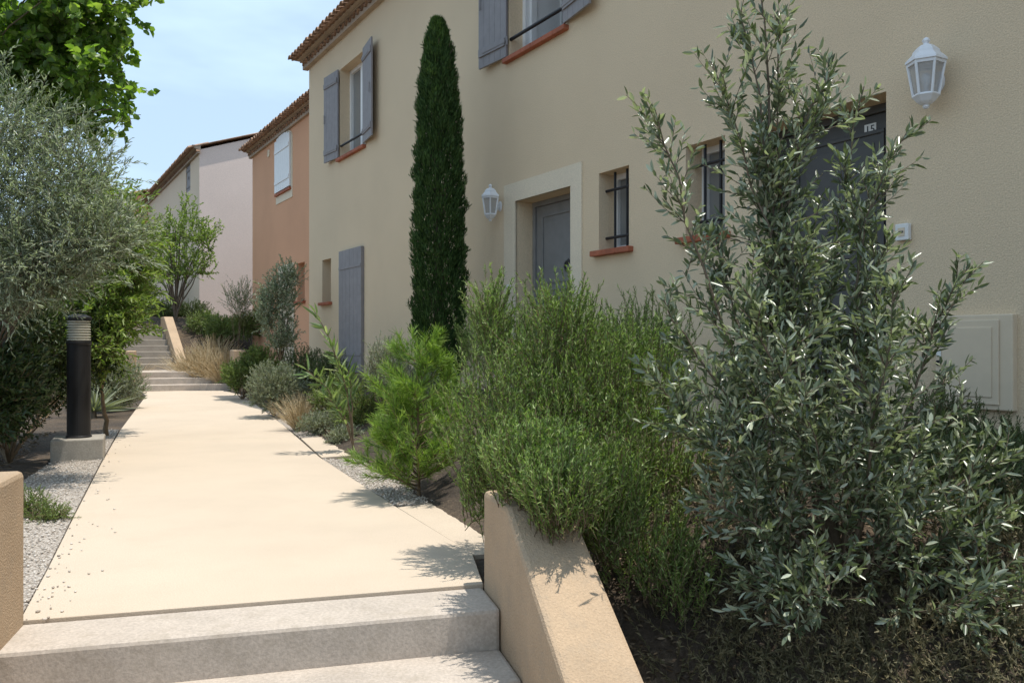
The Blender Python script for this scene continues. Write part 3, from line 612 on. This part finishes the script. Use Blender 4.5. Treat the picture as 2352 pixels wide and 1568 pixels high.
base=onG(700,14.8); plant('shrub','dark bush between the silver bush and the grey board door','shrub',base,[bl(705,850,14.8,.45,.4,.35),bl(760,860,13.5,.35,.3,.3)],600,(.15,.3),20,(.04,.013),M['Lroseshade'],out=.6,upw=.6)
base=onG(642,15.8); plant('olive_sapling','slender young silver olive in front of the orange house','young olive',base,[bl(640,690,15.8,.36,.35,.5),bl(660,640,15.8,.25,.25,.25),bl(610,720,15.8,.2,.2,.35),bl(645,770,15.7,.28,.25,.3)],390,(.25,.45),24,(.055,.018),M['Lsilver'],out=.5,upw=.7,r0=.012,trunk=onG(645,15.8,.5),part=('trunk','crown'))
base=onG(545,22); plant('twiggy_shrub','sparse twiggy shrub left of the orange house','shrub',base,[bl(550,690,22,.4,.4,.45)],150,(.35,.6),16,(.045,.018),M['Lsilver'],out=.5,upw=.8,nst=8,r0=.008)
base=onG(515,23.2); plant('spreading_shrub','spreading mid green shrub on the bank below the pink house','shrub',base,[bl(520,755,23.2,.65,.6,.3),bl(570,745,22.5,.4,.4,.35),bl(470,745,24,.5,.5,.3)],1100,(.18,.34),18,(.05,.02),M['Lgreen'],out=.9,upw=.3)
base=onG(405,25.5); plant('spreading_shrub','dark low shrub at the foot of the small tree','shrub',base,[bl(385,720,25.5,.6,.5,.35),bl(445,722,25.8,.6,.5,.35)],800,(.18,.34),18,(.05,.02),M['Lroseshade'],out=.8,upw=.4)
def grass(base,h,n,spread,mat,label,group=None,w=.004):
    t=thing('grass_tuft',label,'grass tuft',tuple(base),0,group); a=rnd(n,0,6.283); r=rnd(n,.0,spread)
    pts=shoots(np.array(base)+np.stack([np.cos(a)*.08*r,np.sin(a)*.08*r,a*0],-1),np.stack([np.cos(a)*r,np.sin(a)*r,1+0*a],-1),h*rnd(n,.6,1.1),6,(0,0,-.10),.08)
    q=NP(); tubes(q,pts,w,w*.3,3); q.build('blades',mat,t,base)
for i,(px,py,Y,hh,lb) in enumerate([(445,850,20.7,1.0,'blond feather grass tuft nearest the upper steps'),(480,852,20.4,1.05,'blond feather grass tuft in the middle of the bank clump'),(517,852,20.2,1.0,'blond feather grass tuft nearest the right wall end'),(495,830,21.6,1.05,'blond feather grass tuft at the back of the bank clump')]):
    grass(onG(px,Y),hh,560,1.0,M['Lstraw'],lb,'feather grass on the bank',.009)
grass(G(690,988),.5,420,.95,M['Lstraw'],'dry tan grass tuft at the path edge near the oleander',None,.0035)
grass(G(318,880,.1),.6,150,.9,M['Lstraw'],'small dry grass tuft left of the far steps',None,.005)

# cypress
cb=Vector((-.9,10.25,float(gz(-.9,10.25)))); t=thing('cypress_tree','tall narrow dark green cypress standing in front of the beige house','cypress',tuple(cb))
ztop=A(1005,36,10.2).z; n=60000; u=rng.random(n)**.9; z=cb.z+.05+u*(ztop-cb.z-.1); hfr=(z-cb.z)/(ztop-cb.z)
prof=.9*np.interp(hfr,[0,.06,.2,.5,.75,.88,.95,1],[.22,.30,.335,.325,.265,.20,.13,.02])
a_=rnd(n,0,6.283); lump=1+.10*np.sin(a_*5+z*7)+.09*np.sin(a_*9-z*13)+.07*np.sin(a_*3+z*23)
r=prof*lump*(.70+.32*rng.random(n)**.6); tip=(.06*(hfr**3))
P=np.stack([cb.x+r*np.cos(a_)-tip*.3,cb.y+r*np.sin(a_),z],-1); D=nz(np.stack([np.cos(a_)*.35,np.sin(a_)*.35,np.ones(n)],-1)+.28*rng.normal(size=(n,3)))
q=NP(); leaves(q,P,D,rnd(n,.035,.085),rnd(n,.008,.016),fold=.3,up=0.,curl=-.05); q.build('crown',M['Lcypress'],t,cb)
q=NP(); tubes(q,shoots([cb-Vector((0,0,.1))],[(0,0,1)],ztop-cb.z-.2,12,(0,0,0),.01),.09,.01,8)
kk=240; P,_=sample(shoots([cb],[(0,0,1)],ztop-cb.z-.4,12,(0,0,0),0),rnd((1,kk),.02,.95)); a=rnd(kk,0,6.283); tubes(q,shoots(P[0],np.stack([np.cos(a),np.sin(a),1.6+0*a],-1),.36,4,(0,0,.1),.05),.012,.003,4); q.build('trunk',M['bark'],t,cb)

# big olive at right
ob=A(1930,1490,3.55); ob.z=float(gz(ob.x,ob.y)); t=thing('olive_tree','tall loose young olive with silvery leaves in the right foreground','olive tree',tuple(ob))
paths=[[(1885,1100,3.5),(1810,700,3.5),(1772,350,3.5),(1742,-90,3.5)],[(1870,1100,3.5),(1805,720,3.5),(1760,330,3.5),(1690,-10,3.5)],[(1880,1100,3.5),(1815,720,3.5),(1780,400,3.5),(1790,30,3.5)],[(1860,1100,3.5),(1800,720,3.5),(1740,420,3.48),(1640,130,3.45)],
 [(1780,1150,3.45),(1680,820,3.4),(1580,500,3.35),(1498,250,3.3)],[(1950,1100,3.5),(1960,760,3.5),(1990,480,3.5),(2085,300,3.5)],
 [(1990,1200,3.5),(2090,950,3.5),(2150,740,3.5),(2225,610,3.5)],[(2030,1270,3.5),(2160,1130,3.45),(2250,1080,3.4),(2345,1040,3.4)],[(1830,1250,3.4),(1690,1080,3.3),(1580,960,3.3),(1490,880,3.3)],
 [(2000,1340,3.45),(2120,1260,3.4),(2220,1210,3.3),(2310,1180,3.3)],[(1880,1200,3.3),(1820,950,3.2),(1760,780,3.15),(1700,640,3.1)],[(1900,1150,3.6),(1900,800,3.65),(1930,500,3.65),(1985,200,3.65)],
 [(1860,1250,3.4),(1740,1050,3.35),(1600,800,3.35),(1520,690,3.3)],[(1960,1250,3.3),(2010,1000,3.2),(2040,800,3.15),(2060,650,3.1)],[(1960,1350,3.4),(2030,1240,3.3),(2060,1150,3.2),(2110,1020,3.2)],[(1860,1350,3.4),(1780,1250,3.3),(1700,1180,3.2),(1590,1130,3.2)],
 [(1840,900,3.5),(1800,550,3.5),(1830,300,3.5),(1925,140,3.5)],[(1950,1300,3.4),(1930,1180,3.25),(1900,1080,3.15),(1850,960,3.05)],[(2050,1420,3.3),(2160,1400,3.2),(2260,1420,3.2),(2340,1440,3.2)],[(1870,1400,3.3),(1830,1380,3.2),(1790,1350,3.1),(1800,1340,3.1)],
 [(1900,1200,3.6),(1870,900,3.65),(1850,700,3.6),(1880,450,3.6)],[(1850,1200,3.55),(1720,900,3.55),(1690,700,3.5),(1640,520,3.5)],[(1950,1200,3.55),(2000,900,3.6),(2010,700,3.6),(2010,560,3.6)]]
prim=[]
for pth in paths:
    ctl=np.array([tuple(ob)]+[tuple(A(*p)) for p in pth]); tt=np.linspace(0,4,13); pp=np.stack([np.interp(tt,np.arange(5),ctl[:,k]) for k in range(3)],-1)
    for _ in range(2): pp[1:-1]=(pp[:-2]+2*pp[1:-1]+pp[2:])/4
    prim.append(pp)
prim=np.array(prim)+rng.normal(size=(len(prim),13,3))*.008
q=NP();qs=NP(); tubes(qs,prim,np.r_[.018,np.full(len(prim)-1,.010)],.0025,6)
NPR=len(prim); n=NPR*20; k=np.repeat(np.arange(NPR),20); t1=rnd((n,1),.28,.97)**1.1; P,T=sample(prim[k],t1); T=T[:,0]
D=nz(T*.75+rperp(T)*.65+np.array([0,0,.35])); L=rnd(n,.2,.44)*(1.15-.8*t1[:,0]); sec=shoots(P[:,0],D,L,5,(0,0,.06),.07); tubes(qs,sec,.003,.0013,4)
lowm=t1[:,0]<.66; ks=np.where(lowm)[0]; n3=820; k3=rng.choice(ks,n3); P3,T3=sample(sec[k3],rnd((n3,1),.3,1)); T3=T3[:,0]; ter=shoots(P3[:,0],nz(T3*.6+rperp(T3)*.8+np.array([0,0,.15])),rnd(n3,.1,.26),4,(0,0,.04),.08); tubes(qs,ter,.002,.001,3)
tl=np.repeat([0,1,2,3,4,5,11,16],13); P4,T4=sample(prim[tl],rnd((len(tl),1),.66,.98)); T4=T4[:,0]; tops=shoots(P4[:,0],nz(T4*.8+rperp(T4)*.7),rnd(len(tl),.1,.24),4,(0,0,.06),.06); tubes(qs,tops,.002,.001,3)
for pp,m,t0 in ((prim,76,.40),(sec,15,.1),(ter,12,.1),(tops,11,.1)):
    LP,LD=along(pp,m,t0,1.,.7); leaves(q,LP,LD,rnd(len(LP),.034,.064),rnd(len(LP),.0115,.017),((.35,1),(.72,.8)),fold=.12,up=.5)
q.build('crown',M['Lolive'],t,ob); qs.build('trunk',M['bark'],t,ob)

# left side trees
jb=Vector((-6.3,8.4,float(gz(-6.3,8.4))))
plant('round_leaved_tree','tree with round bright green leaves at the upper left corner','tree',jb,[bl(150,60,7.6,.5,.6,.36),bl(30,60,7.7,.6,.6,.5),bl(235,165,7.5,.27,.4,.3),bl(285,250,7.5,.13,.25,.12),bl(200,-60,7.6,.55,.6,.6),bl(110,190,7.9,.45,.5,.36),bl(200,295,7.8,.13,.2,.14),bl(20,170,7.8,.5,.5,.36)],560,(.26,.5),15,(.076,.068),M['Ljudas'],ang=.95,out=.65,upw=.1,nst=14,r0=.016,bend=(0,0,-.05),prof=((.18,.95),(.6,.9)),tr=.0035,trunk=Vector((-6.2,8.3,2.9)),part=('trunk','crown'),stem_mat='bark',leafup=.4,st_lift=.5)
sb=onG(-40,7.3)
plant('silver_olive_tree','bushy silver leaved olive filling the left edge beside the bollard light','olive tree',sb,[bl(60,470,6.8,.5,.6,.6),bl(180,420,6.8,.35,.5,.42),bl(200,560,6.7,.38,.45,.28),bl(70,600,6.6,.45,.5,.25),bl(-60,400,6.8,.5,.5,.9),bl(40,300,6.9,.4,.45,.3),bl(255,530,6.8,.2,.3,.22),bl(120,640,6.7,.35,.4,.12),bl(10,680,6.5,.3,.4,.16)],1500,(.3,.6),26,(.052,.0105),M['Lsilver'],ang=.5,out=.7,upw=.4,nst=22,r0=.010,trunk=onG(-40,7.3,.7),part=('trunk','crown'),stem_mat='bark',bend=(.05,0,-.015),tr=.002,st_lift=.3)
pb=onG(245,10.2)
plant('almond_tree','bright green lance leaved tree arching over the left of the path','tree',pb,[bl(240,530,10.2,.45,.7,.5),bl(300,630,10.2,.28,.5,.45),bl(235,700,10,.4,.6,.5),bl(215,440,10.4,.25,.5,.25),bl(215,790,9.8,.3,.5,.25),bl(310,570,10.3,.22,.4,.3),bl(280,740,10.,.16,.4,.3)],720,(.3,.6),22,(.085,.023),M['Lpeach'],ang=.8,out=.7,upw=.1,nst=24,r0=.014,trunk=onG(235,10.2,.6),part=('trunk','crown'),bend=(0,0,-.08),tr=.0035)
db=onG(20,8.0)
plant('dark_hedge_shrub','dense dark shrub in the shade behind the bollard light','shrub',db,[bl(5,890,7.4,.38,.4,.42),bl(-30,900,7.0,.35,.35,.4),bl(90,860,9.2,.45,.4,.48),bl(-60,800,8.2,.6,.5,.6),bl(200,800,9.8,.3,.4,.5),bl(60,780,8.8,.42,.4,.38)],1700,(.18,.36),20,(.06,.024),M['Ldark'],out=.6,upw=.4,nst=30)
base=G(278,934); plant('rosemary_bush','grey green rounded bush on the left edge of the path','shrub',base,[bl(275,885,14.2,.42,.4,.38),bl(235,870,13.8,.35,.35,.4)],900,(.14,.28),28,(.035,.010),M['Llav'],out=.7,upw=.6,kind='needle')
yb=G(215,955); t=thing('yucca_plant','spiky blue grey yucca left of the path behind the bollard','yucca',(yb.x,yb.y,yb.z)); q=NP(); n=70; a=rnd(n,0,6.283); D=nz(np.stack([np.cos(a),np.sin(a),rnd(n,.1,1.6)],-1)); leaves(q,np.repeat(np.array([[yb.x,yb.y,.06]]),n,0),D,rnd(n,.45,.75),.035,((.2,1),(.6,.7)),up=1.,curl=.08); q.build('leaf_rosette',M['Llav'],t,yb)
q=NP(); tubes(q,np.array([[[yb.x,yb.y,-.03],[yb.x,yb.y,.04],[yb.x,yb.y,.1]]]),.05,.03,8); q.build('stem',M['bark'],t,yb)
base=G(75,1185); plant('creeping_shrub','small low green creeping shrub on the white gravel at left','shrub',base,[bl(60,1165,5.5,.13,.16,.09),bl(110,1185,5.4,.14,.1,.04)],260,(.08,.16),22,(.02,.006),M['Lgreen'],out=.9,upw=.15,kind='needle',nst=10,r0=.004)
tb=onG(403,24.5)
plant('multi_stem_tree','small light green tree with several thin trunks in front of the pink gable','tree',tb,[bl(420,530,24.5,.7,.7,.45),bl(380,560,24.5,.55,.6,.45),bl(470,550,24.5,.4,.5,.45),bl(430,610,24.4,.8,.7,.35),bl(425,480,24.5,.25,.3,.25),bl(365,620,24.5,.4,.5,.4)],330,(.4,.75),19,(.085,.04),M['Lpeach'],out=.6,upw=.5,nst=22,r0=.032,tr=.006,part=('trunk','crown'),stem_mat='bark',st_lift=.25)
for px,py,Y,rx,rz,lb in ((100,640,24,2.0,1.5,'wide green tree far behind the silver olive at left'),(270,690,30,1.3,1.5,'green tree beyond the almond tree near the far roofs'),(-150,620,22,2.2,1.8,'green tree at the far left beyond the silver olive')):
    base=onG(px,Y); plant('background_tree',lb,'tree',base,[bl(px,py,Y,rx,rx,rz),bl(px+20,py+110,Y,rx*.9,rx,rz*.8)],900,(.5,.9),16,(.14,.06),M['Lgreen'],out=.7,upw=.4,nst=16,r0=.05,part=('trunk','crown'),stem_mat='bark',tr=.01)
# ground cover and litter
n=9000; x=rng.uniform(.3,3.6,n); y=rng.uniform(2.2,5.2,n); w=NX*x+NY*y; k=(w<5.2)&(((x-R0.x)*E.x+(y-R0.y)*E.y)>.34); x,y=x[k],y[k]
q=NP(); a=rnd(len(x),0,6.283); leaves(q,np.stack([x,y,gz(x,y)+.012],-1),nz(np.stack([np.cos(a),np.sin(a),rnd(len(x),-.2,.5)],-1)),rnd(len(x),.02,.045),.011,up=1.2); o=q.build('leaf_litter',M['Llitter']); tag(o,'dry fallen leaves and mulch over the bed soil','leaf litter',kind='stuff')
n=7000; x=rng.uniform(-6,-3.2,n); y=rng.uniform(5.5,11,n); qq=(x-C0.x)*PR.x+(y-C0.y)*PR.y; k=qq<-1.75; x,y=x[k],y[k]
q=NP(); a=rnd(len(x),0,6.283); leaves(q,np.stack([x,y,gz(x,y)+.012],-1),nz(np.stack([np.cos(a),np.sin(a),rnd(len(x),-.2,.5)],-1)),rnd(len(x),.025,.06),.014,up=1.2); o=q.build('leaf_litter',M['Llitter']); tag(o,'dry brown litter under the left trees','leaf litter',kind='stuff')
cv=np.array([[1.9,2.9],[2.3,3.1],[2.6,3.4],[1.5,3.0],[2.9,3.7],[2.1,2.7],[1.2,3.7],[1.0,4.1],[2.0,3.5],[2.4,3.6],[.95,3.5],[1.7,3.3],[1.3,3.3],[1.2,2.9],[1.0,3.2]]); k=rng.integers(0,len(cv),2100); P=np.concatenate([cv[k]+rng.normal(size=(2100,2))*.17,np.zeros((2100,1))],1); P=P[((P[:,0]-R0.x)*E.x+(P[:,1]-R0.y)*E.y)>.4]; P[:,2]=gz(P[:,0],P[:,1]); n=len(P)
pts=shoots(P,rng.normal(size=(n,3))*.6+np.array([0,0,.8]),rnd(n,.1,.24),4,(0,0,0),.15); q=NP(); LP,LD=along(pts,24,.1,1,.8); needles(q,LP,LD,.020,.0065); tubes(q,pts,.002,.001,3); o=q.build('ground_cover',M['Lheath']); tag(o,'dry twiggy low ground cover under the foreground olive','ground cover',kind='stuff')

# ------------------------------------------------------------------ light, sky, camera
SA,SE=R_(98),R_(76.5)
s=Vector((math.sin(SA)*math.cos(SE),math.cos(SA)*math.cos(SE),math.sin(SE)))
sl=bpy.data.lights.new('sun','SUN'); sl.energy=5.0; sl.angle=R_(.53); sl.color=(1,.955,.885); so=put(bpy.data.objects.new('sun',sl)); so.rotation_euler=s.to_track_quat('Z','Y').to_euler(); so.location=(20,-5,40)
w=bpy.data.worlds.new('World'); S.world=w; w.use_nodes=True; t=w.node_tree; t.nodes.clear()
o=t.nodes.new('ShaderNodeOutputWorld'); bg=t.nodes.new('ShaderNodeBackground'); sk=t.nodes.new('ShaderNodeTexSky'); sk.sky_type='NISHITA'; sk.sun_disc=False; sk.sun_elevation=SE; sk.sun_rotation=SA; sk.air_density=1.; sk.dust_density=1.5; sk.ozone_density=1.5
tc=t.nodes.new('ShaderNodeTexCoord'); mp=t.nodes.new('ShaderNodeMapping'); mp.inputs['Scale'].default_value=(2.2,2.2,7); mp.inputs['Rotation'].default_value=(.3,.2,.4); ns=t.nodes.new('ShaderNodeTexNoise'); ns.inputs['Scale'].default_value=1.6; ns.inputs['Detail'].default_value=4; ns.inputs['Roughness'].default_value=.6
cr=t.nodes.new('ShaderNodeValToRGB'); cr.color_ramp.elements[0].position=.45; cr.color_ramp.elements[0].color=(.60,.60,.60,1); cr.color_ramp.elements[1].position=.85; cr.color_ramp.elements[1].color=(.95,.95,.95,1)
mx=t.nodes.new('ShaderNodeMixRGB'); mx.inputs[2].default_value=(5.3,7.0,8.7,1)
t.links.new(tc.outputs['Generated'],mp.inputs[0]); t.links.new(mp.outputs[0],ns.inputs[0]); t.links.new(ns.outputs[0],cr.inputs[0]); t.links.new(cr.outputs[0],mx.inputs[0]); t.links.new(sk.outputs[0],mx.inputs[1]); t.links.new(mx.outputs[0],bg.inputs[0]); bg.inputs[1].default_value=.15; t.links.new(bg.outputs[0],o.inputs[0])
cam=bpy.data.cameras.new('camera'); co=put(bpy.data.objects.new('camera',cam)); co.location=(0,0,H); co.rotation_euler=(R_(90),0,0); cam.sensor_width=36; cam.lens=F/2352*36; cam.clip_end=2000; cam.clip_start=.05; S.camera=co
S.view_settings.view_transform='Standard'; S.view_settings.look='None'; S.view_settings.exposure=0
